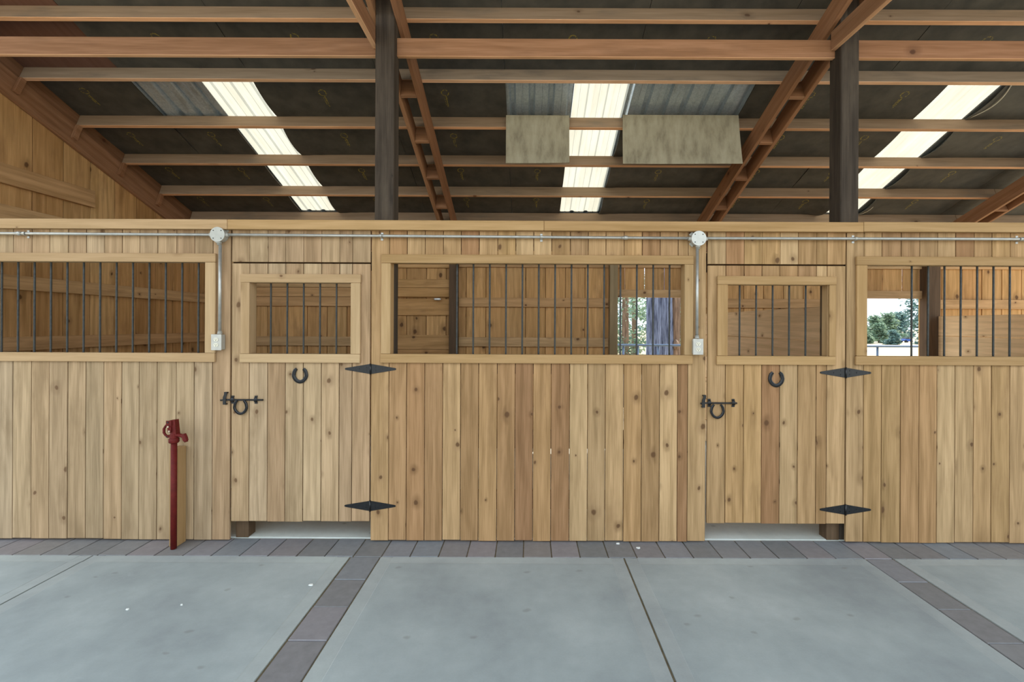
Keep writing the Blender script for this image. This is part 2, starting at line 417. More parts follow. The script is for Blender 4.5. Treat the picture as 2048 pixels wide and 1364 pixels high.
# ------------------------------------------------------------------ floor
fl = empty('floor', (0, 2, 0), 'grey concrete aisle floor with dark paver strips before the stall fronts', 'floor', kind='structure')
board('joint_bed', XL - 1.5, 9.0, -4.0, BACK + .1, -.16, -.010, GROUT, fl, 'x', 0)
SY1, SY0 = 3.398, -3.9
def slab(x0, x1, y0, y1):
    b, g = .085, .006
    xs = [x0, x0 + b, x0 + b + g, x1 - b - g, x1 - b, x1]; ys = [y0, y0 + b, y0 + b + g, y1 - b - g, y1 - b, y1]
    cx, cy = (x0 + x1) / 2, (y0 + y1) / 2
    vs, fs, mi = [], [], []
    for j in range(6):
        for i in range(6):
            edge = i in (0, 5) or j in (0, 5)
            ring = not edge and (i in (1, 4) or j in (1, 4))
            vs.append((xs[i] - cx, ys[j] - cy, -.001 if not (i in (1, 4) or j in (1, 4)) else -.0035))
    for j in range(5):
        for i in range(5):
            fs.append((j * 6 + i, j * 6 + i + 1, (j + 1) * 6 + i + 1, (j + 1) * 6 + i))
            mi.append(0 if i == 2 and j == 2 else 1)
    k = len(vs)
    vs += [(x0 - cx, y0 - cy, -.1), (x1 - cx, y0 - cy, -.1), (x1 - cx, y1 - cy, -.1), (x0 - cx, y1 - cy, -.1)]
    bot = [0, 5, 35, 30]
    rim = [[0, 1, 2, 3, 4, 5], [5, 11, 17, 23, 29, 35], [35, 34, 33, 32, 31, 30], [30, 24, 18, 12, 6, 0]]
    for s_ in range(4):
        fs.append(tuple(rim[s_][::-1]) + (k + s_, k + (s_ + 1) % 4)); mi.append(1)
    fs.append((k + 3, k + 2, k + 1, k)); mi.append(1)
    me = bpy.data.meshes.new('slab'); me.from_pydata(vs, [], fs)
    me.materials.append(CONC); me.materials.append(CONCB)
    for p, m_ in zip(me.polygons, mi): p.material_index = m_
    o = bpy.data.objects.new('concrete_slab', me); o.location = (cx, cy, 0); link(o, fl)
SX = [(-1.272, -1.058), (2.452, 2.655)]                       # paver strips running away from the stalls
JX = [-3.135, .705, 4.5]
def slab_row(xa, xb, joints):
    xs = [xa] + [j for j in joints if xa < j < xb] + [xb]
    for i in range(len(xs) - 1):
        slab(xs[i] + (.007 if i else .004), xs[i + 1] - (.007 if i < len(xs) - 2 else .004), SY0, SY1)
slab_row(XL - 1.5, SX[0][0] - .004, JX); slab_row(SX[0][1] + .004, SX[1][0] - .004, JX); slab_row(SX[1][1] + .004, 9.0, JX)
def paver(x0, x1, y0, y1):
    board('paver', x0 + .004, x1 - .004, y0 + .003, y1 - .003, -.08, random.uniform(-.004, -.0005), PAVER, fl, 'y', .003)
for a, b in SX:
    for k in range(14): paver(a, b, SY1 - .300 * (k + 1), SY1 - .300 * k)
xk = SX[0][1] + .006 - .206 * 24
while xk < 8.0:
    paver(xk, xk + .206, SY1 + .006, 3.685); xk += .206
st = board('floor_stall', XL, 9.0, 3.70, BACK + .06, -.1, .004, STALLC, None, 'x', 0)
tag(st, 'pale bare floor inside the stalls seen under the doors', 'floor', kind='structure')

# ------------------------------------------------------------------ stall front
wf = empty('wall_front', (0, D + .03, 0), 'stall front of upright cedar boards facing the aisle', 'wall', kind='structure')
W_TOP, W_BOT = 2.155, 1.450
def seams(us): return [X_(u, D, 850) for u in us]
secA = seams([25, 62, 98, 135, 171, 207, 243, 278, 314, 352, 388, 424.5, 460.3])
while secA[0] > XL + .16: secA.insert(0, secA[0] - .1397)
secA.insert(0, XL + .02)
secB = seams([741.3, 777.5, 813, 849, 885, 921, 957, 994, 1030, 1066, 1102, 1139, 1175, 1210.5, 1247, 1283, 1319, 1355, 1375, 1411.5])
secC = seams([1692, 1727, 1763, 1801, 1838, 1874, 1910, 1947, 1983, 2019.5])
while secC[-1] < 6.1: secC.append(secC[-1] + .1397)
door1 = seams([462.3, 498, 534.5, 570, 606, 642, 678, 703.5, 739.8]); door2 = seams([1414.0, 1450.5, 1487, 1523, 1559, 1595, 1632, 1653, 1690.3])
winA = (XL + .12, X_(413, D)); winB = (X_(782, D), X_(1367.5, D)); winC = (X_(1731, D), 4.86)
wd1 = (X_(501.5, D), X_(703, D)); wd2 = (X_(1453.5, D), X_(1655.5, D))
def wall_section(xs, win, mat, topz=2.47):
    for a, b in zip(xs, xs[1:]):
        dz = random.uniform(0, .008); dy = random.uniform(-.0015, .0015); g = .0023
        if b > win[0] + .012 and a < win[1] - .012:
            board('plank', a + g, b - g, D + dy, D + dy + .02, .010 + dz, W_BOT - .02, mat, wf)
            board('plank', a + g, b - g, D + dy, D + dy + .02, W_TOP + .02, topz, mat, wf)
        else:
            board('plank', a + g, b - g, D + dy, D + dy + .02, .010 + dz, topz, mat, wf)
wall_section(secA, winA, CEDARP); wall_section(secB, winB, CEDAR); wall_section(secC, winC, CEDAR)
for ds, mat in ((door1, CEDARP), (door2, CEDAR)):
    for a, b in zip(ds, ds[1:]):
        board('plank', a + .0013, b - .0013, D, D + .02, 2.158, 2.47, mat, wf)
# rails behind the boards
for xs in (secA, secB, secC):
    for z in (.25, .72, 1.30): board('back_rail', xs[0], xs[-1], D + .022, D + .06, z, z + .14, FRAME, wf, 'x')
board('header', XL + .02, 6.1, D + .022, D + .06, 2.26, 2.40, FRAME, wf, 'x')
# cap boards along the top of the stall front
caps = [XL + .02, X_(456, 3.6, 450), X_(1088, 3.6, 450), X_(1726, 3.6, 450), 6.1]
for i in range(4):
    o = board('cap_board', caps[i] + .001, caps[i + 1] - .001, D - .04, D, 2.402 + (.003 if i == 3 else 0), 2.477 + (.003 if i == 3 else 0), TRIMP if i == 0 else TRIM, wf, 'x', .003)
board('top_plate', XL + .02, 6.1, D + .0, D + .06, 2.471, 2.478, TRIM, wf, 'x', .001)

# rebar shared by every opening
def rebar_mesh(L):
    prof = []
    n = int(L / .011); 
    for i in range(n):
        z = L * i / n
        prof += [(z, .0066), (z + .0075, .0066), (z + .0082, .0080), (z + .0104, .0080)]
    prof.append((L, .0066))
    vs, fs = tube_verts([(0, 0, z) for z, r in prof], [r for z, r in prof], 8)
    return mesh(vs, fs)
RB = rebar_mesh(W_TOP - W_BOT + .06)
RBD = rebar_mesh(2.0 - 1.448 + .06)
YB = D + .05
def jamb(parent, win, z0, z1, mat=TRIM):
    board('jamb_lining', win[0] - .02, win[0], D, D + .075, z0, z1, mat, parent)
    board('jamb_lining', win[1], win[1] + .02, D, D + .075, z0, z1, mat, parent)
    board('jamb_lining', win[0] - .02, win[1] + .02, D, D + .075, z0 - .02, z0, mat, parent, 'x')
    board('jamb_lining', win[0] - .02, win[1] + .02, D, D + .075, z1, z1 + .02, mat, parent, 'x')
def window(name, win, trim_l, trim_r, bars_u, label, TRIM=TRIM):
    o = empty(name, ((win[0] + win[1]) / 2, D, W_BOT), label, 'stall window', kind='structure')
    jamb(o, win, W_BOT, W_TOP, TRIM)
    board('trim_board', trim_l, trim_r, D - .022, D - .001, 2.152, 2.219, TRIM, o, 'x', .003)
    board('trim_board', trim_l - (.003 if trim_l > -3 else 0), trim_r - .004, D - .022, D - .001, 1.384, 1.453, TRIM, o, 'x', .003)
    if trim_l > -4.5: board('trim_board', trim_l + .002, win[0], D - .021, D - .001, 1.454, 2.151, TRIM, o, 'z', .003)
    board('trim_board', win[1], trim_r - .001, D - .021, D - .001, 1.454, 2.151, TRIM, o, 'z', .003)
    for u in bars_u: obj('rebar', RB, REBAR, (X_(u, YB), YB, W_BOT - .03), o)
    return o
window('window_1', winA, XL + .02, X_(430.5, D - .02), [397 - 32.8 * k for k in range(17)], 'barred stall opening with ridged rebar left of the first door', TRIMP)
window('window_2', winB, X_(761.5, D - .02), X_(1387, D - .02), [913.8 + 32.68 * k for k in range(14)], 'wide barred stall opening between the two stall doors')
window('window_3', winC, X_(1713, D - .02), 4.94, [1823 + 32.7 * k for k in range(14)], 'barred stall opening right of the second door with light behind')

# ------------------------------------------------------------------ black iron hardware
def horseshoe_mesh(sx=.0535, sz=.0575, wid=.0175, th=.010):
    N = 40; sec = [(-.5, 0), (-.5, .75), (-.2, 1), (-.12, .72), (.12, .72), (.2, 1), (.5, .75), (.5, 0)]
    vs, fs = [], []
    P = []
    for i in range(N + 1):
        t = math.radians(124 + 292 * i / N)
        k = 1.0 + .05 * max(0, -math.sin(t)) ** 6
        P.append(Vector((sx * math.cos(t) * (1 if math.sin(t) < 0 else .96), 0, sz * math.sin(t) * k)))
    for i, p in enumerate(P):
        d = (P[min(i + 1, N)] - P[max(i - 1, 0)]).normalized()
        nrm = Vector((d.z, 0, -d.x)); 
        ww = wid * (1.0 if 3 < i < N - 3 else .75 + .08 * min(i, N - i))
        for a, b in sec: vs.append(p + nrm * a * ww + Vector((0, -b * th, 0)))
    m_ = len(sec)
    for i in range(N):
        for k in range(m_):
            fs.append((i * m_ + k, i * m_ + (k + 1) % m_, (i + 1) * m_ + (k + 1) % m_, (i + 1) * m_ + k))
    fs += [tuple(range(m_)), tuple(N * m_ + k for k in range(m_))]
    return mesh(vs, fs)
SHOE = horseshoe_mesh(.049, .0535, .026, .011)
SHOEH = horseshoe_mesh(.047, .053, .018, .012)
def hinge(parent, u, v):
    x, z = XZ(u, v, D - .004)
    L, h, tip = .197, .0375, .0085
    def leaf(s): return [(0, -h), (s * .012, -h), (s * (L - .01), -tip), (s * L, -tip * .6), (s * L, tip * .6), (s * (L - .01), tip), (s * .012, h), (0, h)]
    hg = obj('hinge', join_mesh([prism(leaf(-1), -.003, 0), prism(leaf(1), -.003, 0)]), BLACK, (x, D - .0005, z), parent, label='black diamond shaped strap hinge')
    tube_obj('hinge_pin', [(x, D - .006, z - h - .004), (x, D - .006, z + h + .004)], .0065, BLACK, hg, 10)
    for s in (-1, 1):
        for fx, fz in ((.18, .5), (.18, -.5), (.45, 0), (.95, 0)):
            q = disc_y(0, 0, .0055, -.0025, 0, 8)
            obj('screw', SCREW, BLACK, (x + s * L * fx, D - .0035, z + fz * h * .8), hg)
SCREW = join_mesh([disc_y(0, 0, .0055, -.0025, 0, 8)])
def clip_mesh(hh):      # a flat iron strap bowed out over the bolt
    n = 12; vs, fs = [], []
    for i in range(n + 1):
        z = -hh + 2 * hh * i / n
        y = -.004 - .011 * max(0, 1 - (z / (hh * .6)) ** 2) ** .5 if abs(z) < hh * .6 else -.004
        for x in (-.011, .011):
            vs += [(x, y, z), (x, y + .004, z)]
    for i in range(n):
        a = i * 4; b = a + 4
        fs += [(a, a + 2, b + 2, b), (a + 1, b + 1, b + 3, a + 3), (a, b, b + 1, a + 1), (a + 2, a + 3, b + 3, b + 2)]
    fs += [(0, 1, 3, 2), (n * 4, n * 4 + 2, n * 4 + 3, n * 4 + 1)]
    return mesh(vs, fs)
CLIP = clip_mesh(.031)
def stall_door(name, ds, win, trim_us, bars_u, mat, hinge_pts, shoe, latch, label):
    x0, x1 = ds[0], ds[-1]
    d = empty(name, ((x0 + x1) / 2, D, .155), label, 'door', kind='structure')
    zb, zt = .155, 2.146; ob, ot = 1.448, 1.998
    for a, b in zip(ds, ds[1:]):
        dz = random.uniform(-.003, .004); g = .0023
        if b > win[0] + .012 and a < win[1] - .012:
            board('plank', a + g, b - g, D, D + .02, zb + dz, ob - .02, mat, d)
            board('plank', a + g, b - g, D, D + .02, ot + .02, zt, mat, d)
        else:
            board('plank', a + g, b - g, D, D + .02, zb + dz, zt, mat, d)
    board('gap_backing', x0 - .02, x1 + .02, D + .052, D + .064, 2.10, 2.25, BROWNP, wf, 'x')  # dark board added behind the gap over the door to keep it dark
    for z in (.3, 1.28, 2.03): board('door_ledge', x0 + .03, x1 - .03, D + .022, D + .05, z, z + .09, FRAME, d, 'x')
    TRIM = TRIMP if mat is CEDARP else globals()['TRIM']
    jamb(d, win, ob, ot, TRIM)
    l, r = X_(trim_us[0], D - .02), X_(trim_us[1], D - .02)
    board('trim_board', l, r, D - .022, D - .001, 1.998, 2.064, TRIM, d, 'x', .003)
    board('trim_board', l - .003, r - .004, D - .022, D - .001, 1.382, 1.449, TRIM, d, 'x', .003)
    board('trim_board', l + .002, win[0], D - .021, D - .001, 1.450, 1.997, TRIM, d, 'z', .003)
    board('trim_board', win[1], r - .003, D - .021, D - .001, 1.450, 1.997, TRIM, d, 'z', .003)
    for u in bars_u: obj('rebar', RBD, REBAR, (X_(u, YB), YB, ob - .03), d)
    for u, v in hinge_pts: hinge(d, u, v)
    # sliding bolt with a horseshoe as its grip
    (ua, ub, vb), uc1, uc2, (us, vs_) , (uk, vk) = latch
    xa, z = XZ(ua, vb, D - .012); xb, zb2 = XZ(ub, vb, D - .012)
    pth = [(xa, D - .012, z - .004), (xa + .03, D - .012, z), (xb, D - .012, z)]
    bolt = tube_obj('latch_bolt', pth, .0065, BLACK, d, 8, 'black iron sliding bolt')
    sx_, sz_ = XZ(us, vs_, D - .02)
    obj('horseshoe_grip', SHOEH, BLACK, (sx_, D - .012, sz_), bolt, label='small black horseshoe welded on as grip')
    for uc in (uc1, uc2): obj('latch_clip', CLIP, BLACK, (X_(uc, D, 800), D, z), d)
    kx, kz = XZ(uk, vk, D)
    bend = [(-.011, -.048), (.011, -.048), (.013, .008), (.02, .03), (.02, .048), (0, .048), (-.002, .03), (-.011, .008)]
    obj('latch_keeper', join_mesh([prism(bend, -.022, -.016), boxv(-.011, .013, -.02, 0, -.048, -.040), boxv(-.003, .02, -.02, 0, .040, .048)]), BLACK, (kx, D, kz), wf, label='black iron bolt keeper beside ' + name.replace('_1', ' latch').replace('_2', ' latch'))
    hx, hz = XZ(shoe[0], shoe[1], D)
    return d
d1 = stall_door('door_1', door1, wd1, (480, 721), [541.7 + 32.8 * k for k in range(5)], CEDARP, [(741, 738), (740, 1012)], None or (600, 748),
           ((441, 526, 799.5), 466, 512.5, (480.5, 813), (452, 796)), 'pale cedar stall door left of the wide barred opening')
d2 = stall_door('door_2', door2, wd2, (1434.8, 1673), [1479 + 33 * k for k in range(5)], CEDAR, [(1691.5, 745.5), (1691, 1019.5)], (1552.5, 756),
           ((1401, 1474, 806), 1418, 1466, (1435, 821), (1405, 802)), 'golden cedar stall door right of the wide barred opening')
for u, v, lab in ((600, 749, 'black horseshoe nailed to the left stall door below its window'), (1552.5, 756.5, 'black horseshoe nailed to the right stall door below its window')):
    x, z = XZ(u, v, D - .005)
    o = obj('horseshoe', SHOE, BLACK, (x, D - .0005, z)); tag(o, lab, 'horseshoe', 'horseshoes on the stall doors')
# jamb posts showing under the doors
for xa, xb in ((door1[0] + .0, door1[0] + .10), (door2[-1] - .10, door2[-1])):
    board('jamb_post', xa, xb, D + .065, D + .16, 0.0, 2.4, BROWNP, wf)

# ------------------------------------------------------------------ timber posts, tie beams and girders
PX = [(-1.207, -1.058), (2.457, 2.600), (6.12, 6.265)]
labs = ['black timber post left of the middle skylight rising above the stall front', 'black timber post right of the middle skylight rising above the stall front', 'black timber post at the far right partition']
for (a, b), lab in zip(PX, labs):
    o = board('timber_post', a, b, 3.695, 3.84, 0, zp(3.84, -.0) + .0, DARKP, None, 'z', .006); tag(o, lab, 'post', 'posts of the barn frame')
tl = ['tie beam running from the left black post towards the viewer', 'tie beam running from the right black post towards the viewer', 'tie beam at the far right post line']
for (a, b), lab in list(zip(PX, tl))[:2]:
    o = board('tie_beam', a - .039, a - .0005, YRIDGE, 3.763, 3.885, 4.035, FRAME, None, 'y', .003); pale_underside(o, PALEFIR); tag(o, lab, 'beam', 'tie beams over the aisle')
gx = [XL + .03, PX[0][0], PX[0][1], PX[1][0], PX[1][1], PX[2][0]]
for i, lab in enumerate(['long girder board left of the left black post', 'long girder board between the two black posts', 'long girder board right of the right black post']):
    a, b = gx[2 * i] + .001, gx[2 * i + 1] - .001
    o = board('girder', a, b, 3.765, 3.803, 3.83, 3.975, FRAME, None, 'x', .003); pale_underside(o, PALEFIR); tag(o, lab, 'beam', 'girders between the posts')

# ------------------------------------------------------------------ roof
cl = empty('ceiling', (0, 5, 3.5), 'sloping open barn roof of purlins, rafters and black faced boards', 'ceiling', kind='structure')
ROT = (-TH, 0, 0)
def roof_board(name, x0, x1, Ya, Yb, lo, hi, mat, axis='x', ch=.003, label=None):
    """board lying in the roof slope: Ya..Yb along the ground, lo..hi square to the slope from the purlin undersides"""
    Ym = (Ya + Yb) / 2; L = (Yb - Ya) / CT; up = (lo + hi) / 2
    loc = ((x0 + x1) / 2, Ym + up * ST, zp(Ym) + up * CT)
    return obj(name, boxmesh(x1 - x0, L, hi - lo, axis, ch), mat, loc, cl, ROT, label)
bays = [(XL + .03, BAYS[0]), (BAYS[0], BAYS[1]), (BAYS[1], BAYS[2]), (BAYS[2], 9.0)]
for Y in YP:
    for a, b in bays:
        pale_underside(roof_board('purlin', a + .001, b - .001, Y - .038 * CT, Y, .001, .14, PURL), PALEFIR)
RAF = [(-1.246, -1.2075), (-1.0575, -1.019), (2.418, 2.4565), (2.6005, 2.639), (6.08, 6.1195), (6.2655, 6.304)]
for a, b in RAF: roof_board('rafter', a, b, YRIDGE, BACK + .05, -.19, -.0005, FRAME, 'y')
roof_board('rafter', XL + .002, XL + .04, YRIDGE, BACK + .05, -.235, -.0005, FRAME, 'y')
roof_board('edge_blocking', XL + .002, XL + .029, YRIDGE, BACK + .05, .001, .139, FRAME, 'y')
for i in (0, 2, 4):
    a, b = RAF[i][1], RAF[i + 1][0]
    for Y in YP:
        if Y > 3.96: roof_board('blocking', a + .001, b - .001, Y - .038 * CT, Y, -.19, -.002, FRAME, 'x')
for Y in YP:
    if Y > 3.6: roof_board('cleat', XL + .0405, XL + .078, Y - .05, Y + .0, -.17, -.001, FRAME, 'y')

PCOL = [XL - .2, -3.97, -2.73, -1.475, -.23, 1.02, 2.262, 3.5, 4.735, 5.97, 7.2, 9.0]
SKY = [(-3.275, -2.725), (.462, 1.018), (4.18, 4.732)]
YSK0, YSK1 = YP[8], YP[12]      # skylights run from the purlin above the hanging boards down to the eave purlin
rr = random.Random(3)
def sag_board(x0, x1, Ya, Yb, sag, curlL, curlR, mat):
    Ym = (Ya + Yb) / 2; L = (Yb - Ya) / CT; nx, ny = 8, 8
    vs, fs, uvs = [], [], []
    for j in range(ny + 1):
        for i in range(nx + 1):
            s, t = i / nx, j / ny
            q = 4 * t * (1 - t)
            z = -sag * q - curlL * q * (1 - s) ** 4 - curlR * q * s ** 4
            vs.append(((s - .5) * (x1 - x0), (t - .5) * L, z))
    n = len(vs)
    vs += [(x, y, z + .012) for x, y, z in vs]
    for j in range(ny):
        for i in range(nx):
            a = j * (nx + 1) + i
            fs.append((a, a + nx + 1, a + nx + 2, a + 1)); fs.append((n + a, n + a + 1, n + a + nx + 2, n + a + nx + 1))
    for i in range(nx):
        a = i; b = ny * (nx + 1) + i
        fs.append((a, a + 1, n + a + 1, n + a)); fs.append((b, n + b, n + b + 1, b + 1))
    for j in range(ny):
        a = j * (nx + 1); b = a + nx
        fs.append((a, n + a, n + a + nx + 1, a + nx + 1)); fs.append((b, b + nx + 1, n + b + nx + 1, n + b))
    me = bpy.data.meshes.new('roof_board'); me.from_pydata(vs, [], fs); me.materials.append(mat)
    uvl = me.uv_layers.new(name='UVMap')
    for lp in me.loops:
        c = me.vertices[lp.vertex_index].co; uvl.data[lp.index].uv = (c.x, c.y)
    for p in me.polygons: p.use_smooth = False
    o = bpy.data.objects.new('roof_board', me)
    o.location = ((x0 + x1) / 2, Ym + .1415 * ST, zp(Ym) + .1415 * CT); o.rotation_euler = ROT
    link(o, cl)
rows = [YRIDGE] + YP + [BACK + .4]
for ci in range(len(PCOL) - 1):
    for ri in range(len(rows) - 1):
        x0, x1, Ya, Yb = PCOL[ci] + .002, PCOL[ci + 1] - .002, rows[ri], rows[ri + 1]
        mat = REDBOARD if ci == 0 and Yb <= YP[8] + .01 else FELT
        cl_, cr_ = 0, 0
        if Ya >= YSK0 - .01 and Yb <= YSK1 + .01:
            for a, b in SKY:
                if x0 < (a + b) / 2 < x1: x1 = a - .004; cr_ = .11 if (a > 4 and Yb > 6.7) else rr.uniform(.0, .02)
                elif abs(x0 - b) < .02: cl_ = .07 if Yb > 6.7 else rr.choice([.01, .05, .06, .03])
            if abs(Ya - YSK0) < .01 and ci in (1, 4, 5): continue      # fallen boards
        if Yb - Ya < .05: continue
        sag_board(x0, x1, Ya + .001, Yb - .001, rr.uniform(.0, .014), cl_, cr_, mat)
# corrugated sheets above
def corrugated(name, x0, x1, Ya, Yb, mat, label=None, th=.0015):
    pts = []; p = .2; rh = .034 if mat is METAL else .016; x = math.floor(x0 / p) * p
    while x < x1 + p:
        pts += [(x, 0), (x + .018, rh), (x + .052, rh), (x + .07, 0), (x + .125, 0), (x + .13, .004), (x + .14, .004), (x + .145, 0)]
        x += p
    def at(xx):
        for (xa, za), (xb, zb) in zip(pts, pts[1:]):
            if xa <= xx <= xb: return za + (zb - za) * (xx - xa) / max(1e-6, xb - xa)
        return 0
    xs = [(x0, at(x0))] + [q for q in pts if x0 < q[0] < x1] + [(x1, at(x1))]
    Ym = (Ya + Yb) / 2; L = (Yb - Ya) / CT; xm = (x0 + x1) / 2
    vs = []; fs = []
    for xx, zz in xs:
        for y in (-L / 2, L / 2): vs += [(xx - xm, y, zz), (xx - xm, y, zz + th)]
    for i in range(len(xs) - 1):
        a, b = i * 4, i * 4 + 4
        fs += [(a, a + 2, b + 2, b), (a + 1, b + 1, b + 3, a + 3), (a, b, b + 1, a + 1), (a + 2, a + 3, b + 3, b + 2)]
    e = (len(xs) - 1) * 4
    fs += [(0, 1, 3, 2), (e, e + 2, e + 3, e + 1)]
    return obj(name, mesh(vs, fs), mat, (xm, Ym + .158 * ST, zp(Ym) + .158 * CT), cl, ROT, label)
mx = [XL - .3] + [v for s_ in SKY for v in s_] + [9.0]
for i in range(0, len(mx), 2): corrugated('metal_roof_sheet', mx[i], mx[i + 1], YRIDGE, BACK + .4, METAL)
for a, b in SKY:
    corrugated('skylight_sheet', a, b, YSK0 - .06, YSK1 - .05, SKYL, 'glowing translucent corrugated skylight strip')
    corrugated('metal_roof_sheet', a, b, YRIDGE, YSK0 - .06, METAL)
    corrugated('metal_roof_sheet', a, b, YSK1 - .05, BACK + .4, METAL)
# loose edging hanging along the right skylight
def roof_pt(x, Y, up): return (x, Y + up * ST, zp(Y) + up * CT)
for (Ya, Yb, dip) in ((YP[8] + .02, YP[9] - .05, .05), (YP[11] + .1, YP[12] - .02, .05)):
    pth = [roof_pt(4.75 + .05 * math.sin(math.pi * t / 12), Ya + (Yb - Ya) * t / 12, .13 - dip * math.sin(math.pi * t / 12)) for t in range(13)]
    tube_obj('loose_edging', pth, .006, IVORY, cl, 6)
# fallen boards that hang down in front of the third purlin
def hanging(x0, x1, zt, zb, bow, lean, lab):
    nx, nz = 14, 10; vs, fs = [], []
    q = random.Random(int(x0 * 100) + 50)
    for j in range(nz + 1):
        for i in range(nx + 1):
            s, t = i / nx, j / nz
            vs.append(((s - .5) * (x1 - x0) + lean * t * s, -bow * t * t + .012 * math.sin(3.1 * s + 1) * t, -t * (zt - zb)))
    n = len(vs); vs += [(x, y + .012, z) for x, y, z in vs]
    W = nx + 1
    for j in range(nz):
        for i in range(nx):
            a = j * W + i; fs += [(a, a + 1, a + W + 1, a + W), (n + a, n + a + W, n + a + W + 1, n + a + 1)]
    for i in range(nx):
        a, b = i, nz * W + i; fs += [(a, n + a, n + a + 1, a + 1), (b, b + 1, n + b + 1, n + b)]
    for j in range(nz):
        a, b = j * W, j * W + nx; fs += [(a, a + W, n + a + W, n + a), (b, n + b, n + b + W, b + W)]
    o = obj('hanging_board', mesh(vs, fs, smooth=False), HANG, ((x0 + x1) / 2, 5.0, zt)); tag(o, lab, 'board', 'fallen roof boards hanging by the middle skylight')
hanging(-.238, .435, Z_(230.5, 5.0, 1075), Z_(327, 5.0, 1075), .02, 0, 'smaller dusty roof board hanging down left of the middle skylight')
hanging(1.005, 2.235, Z_(230, 5.0, 1360), Z_(329, 5.0, 1360), .03, .03, 'larger dusty roof board hanging down right of the middle skylight')

# ------------------------------------------------------------------ left end wall
def sloped(name, x0, x1, y0, y1, z0, up, mat, parent):
    """upright board whose top is cut to the roof slope"""
    bm = bmesh.new(); bmesh.ops.create_cube(bm, size=1.0)
    xm, ym = (x0 + x1) / 2, (y0 + y1) / 2
    for v in bm.verts:
        x = v.co.x * (x1 - x0); y = v.co.y * (y1 - y0)
        v.co = Vector((x, y, 0 if v.co.z < 0 else zp(ym + y, up) - z0))
    uvl = bm.loops.layers.uv.new('UVMap')
    for f in bm.faces:
        for lp in f.loops: lp[uvl].uv = (lp.vert.co.y + lp.vert.co.x, lp.vert.co.z)
    return obj(name, bmesh_to(bm), mat, (xm, ym, z0), parent)
wl = empty('wall_left', (XL, 5.4, 0), 'end wall of wide weathered upright boards behind the left stall', 'wall', kind='structure')
ys = [3.66] + [4.648 + .308 * k for k in range(-2, 9)] + [BACK + .02]
for a, b in zip(ys, ys[1:]):
    x = XL + random.uniform(-.004, .0)
    sloped('plank', x - .022, x, a + .005, b - .005, .01, .145, OLD, wl); sloped('batten', x - .045, x - .0225, b - .03, b + .03, .01, .145, OLD, wl)
for z0, z1, y1 in ((1.41, 1.545, 7.14), (1.995, 2.13, 7.14), (.3, .44, 7.14), (2.975, 3.16, 5.28), (2.625, 2.78, 6.2)):
    board('girt', XL + .001, XL + .04, 3.71, y1, z0, z1, GIRT, wl, 'y', .003)

# ------------------------------------------------------------------ back wall of the stalls
wb = empty('wall_back', (2, BACK, 0), 'back wall of the stalls made of weathered boards on horizontal girts', 'wall', kind='structure')
OPEN = [(1.36, 2.36), (4.98, 6.0)]
HEAD = 2.11
x = XL + .005
while x < 8.9:
    x2 = x + .304; yy = BACK + random.uniform(0, .006)
    ztop = zp(BACK, .1)
    cuts = [(x, x2, .02)]
    for a, b in OPEN:
        nc = []
        for p, q, z in cuts:
            if q <= a or p >= b: nc.append((p, q, z)); continue
            if p < a - .02: nc.append((p, a, z))
            nc.append((max(p, a), min(q, b), HEAD))
            if q > b + .02: nc.append((b, q, z))
        cuts = nc
    if not any(a - .05 < x2 < b + .05 for a, b in OPEN): board('batten', x2 - .04, x2 + .04, BACK + .029, BACK + .05, .02, ztop, OLD, wb)
    for p, q, z in cuts: board('plank', p + .0045, q - .0045, yy, yy + .022, z, ztop, OLD, wb, 'z', .004)
    x = x2
def girt(x0, x1, z0, z1, mat=GIRT, d_=.04): board('girt', x0, x1, BACK - d_, BACK - .001, z0, z1, mat, wb, 'x', .003)
segs = [(XL + .05, -2.42), (-1.05, 1.235), (2.50, 4.86), (6.22, 8.9)]
for i, (a, b) in enumerate(segs):
    girt(a, b, 1.35, 1.49); girt(a, b, .3, .44); girt(a, b, 2.56, 2.66)
    girt(a, b, 1.955, 2.095)
girt(segs[0][0], segs[0][1], 2.100, 2.236); girt(segs[0][0], segs[0][1], 2.242, 2.37)
for a, b in OPEN:
    board('header', a - .02, b + .02, BACK - .045, BACK - .001, HEAD - .002, HEAD + .115, GIRT, wb, 'x', .003); girt(a - .1, b + .1, 2.56, 2.66)
# the boarded-up doorway of the left stall
for z0, z1, d_ in ((2.545, 2.66, .04), (2.245, 2.37, .05), (2.10, 2.24, .07), (1.82, 2.07, .03), (1.30, 1.52, .03), (1.0, 1.296, .03)):
    girt(-2.36, -1.185, z0, z1, OLD, d_)
for a, b, m_ in ((-1.183, -1.055, BROWNP), (1.238, 1.358, TANP), (2.365, 2.49, BROWNP), (4.862, 4.978, BROWNP), (6.005, 6.215, BROWNP), (-2.42, -2.362, GIRT)):
    board('wall_post', a, b, BACK - .13, BACK - .0005, 0, zp(BACK) - .02, m_, wb, 'z', .004)
# small white puck light on the boarded doorway
px_, pz_ = XZ(875, 597.5, BACK - .09)
pl = empty('puck_light', (px_, BACK - .10, pz_ - .02), 'small round white puck light under a plank on the back wall', 'light')
vs_, fs_ = tube_verts([(px_, BACK - .10, pz_ - .018), (px_, BACK - .10, pz_ + .006)], .052, 18); obj('housing', mesh(vs_, fs_), WHITEPL, parent=pl)
vs_, fs_ = tube_verts([(px_, BACK - .10, pz_ - .026), (px_, BACK - .10, pz_ - .019)], [.03, .042], 18); obj('lens', mesh(vs_, fs_), GREYBOX, parent=pl)

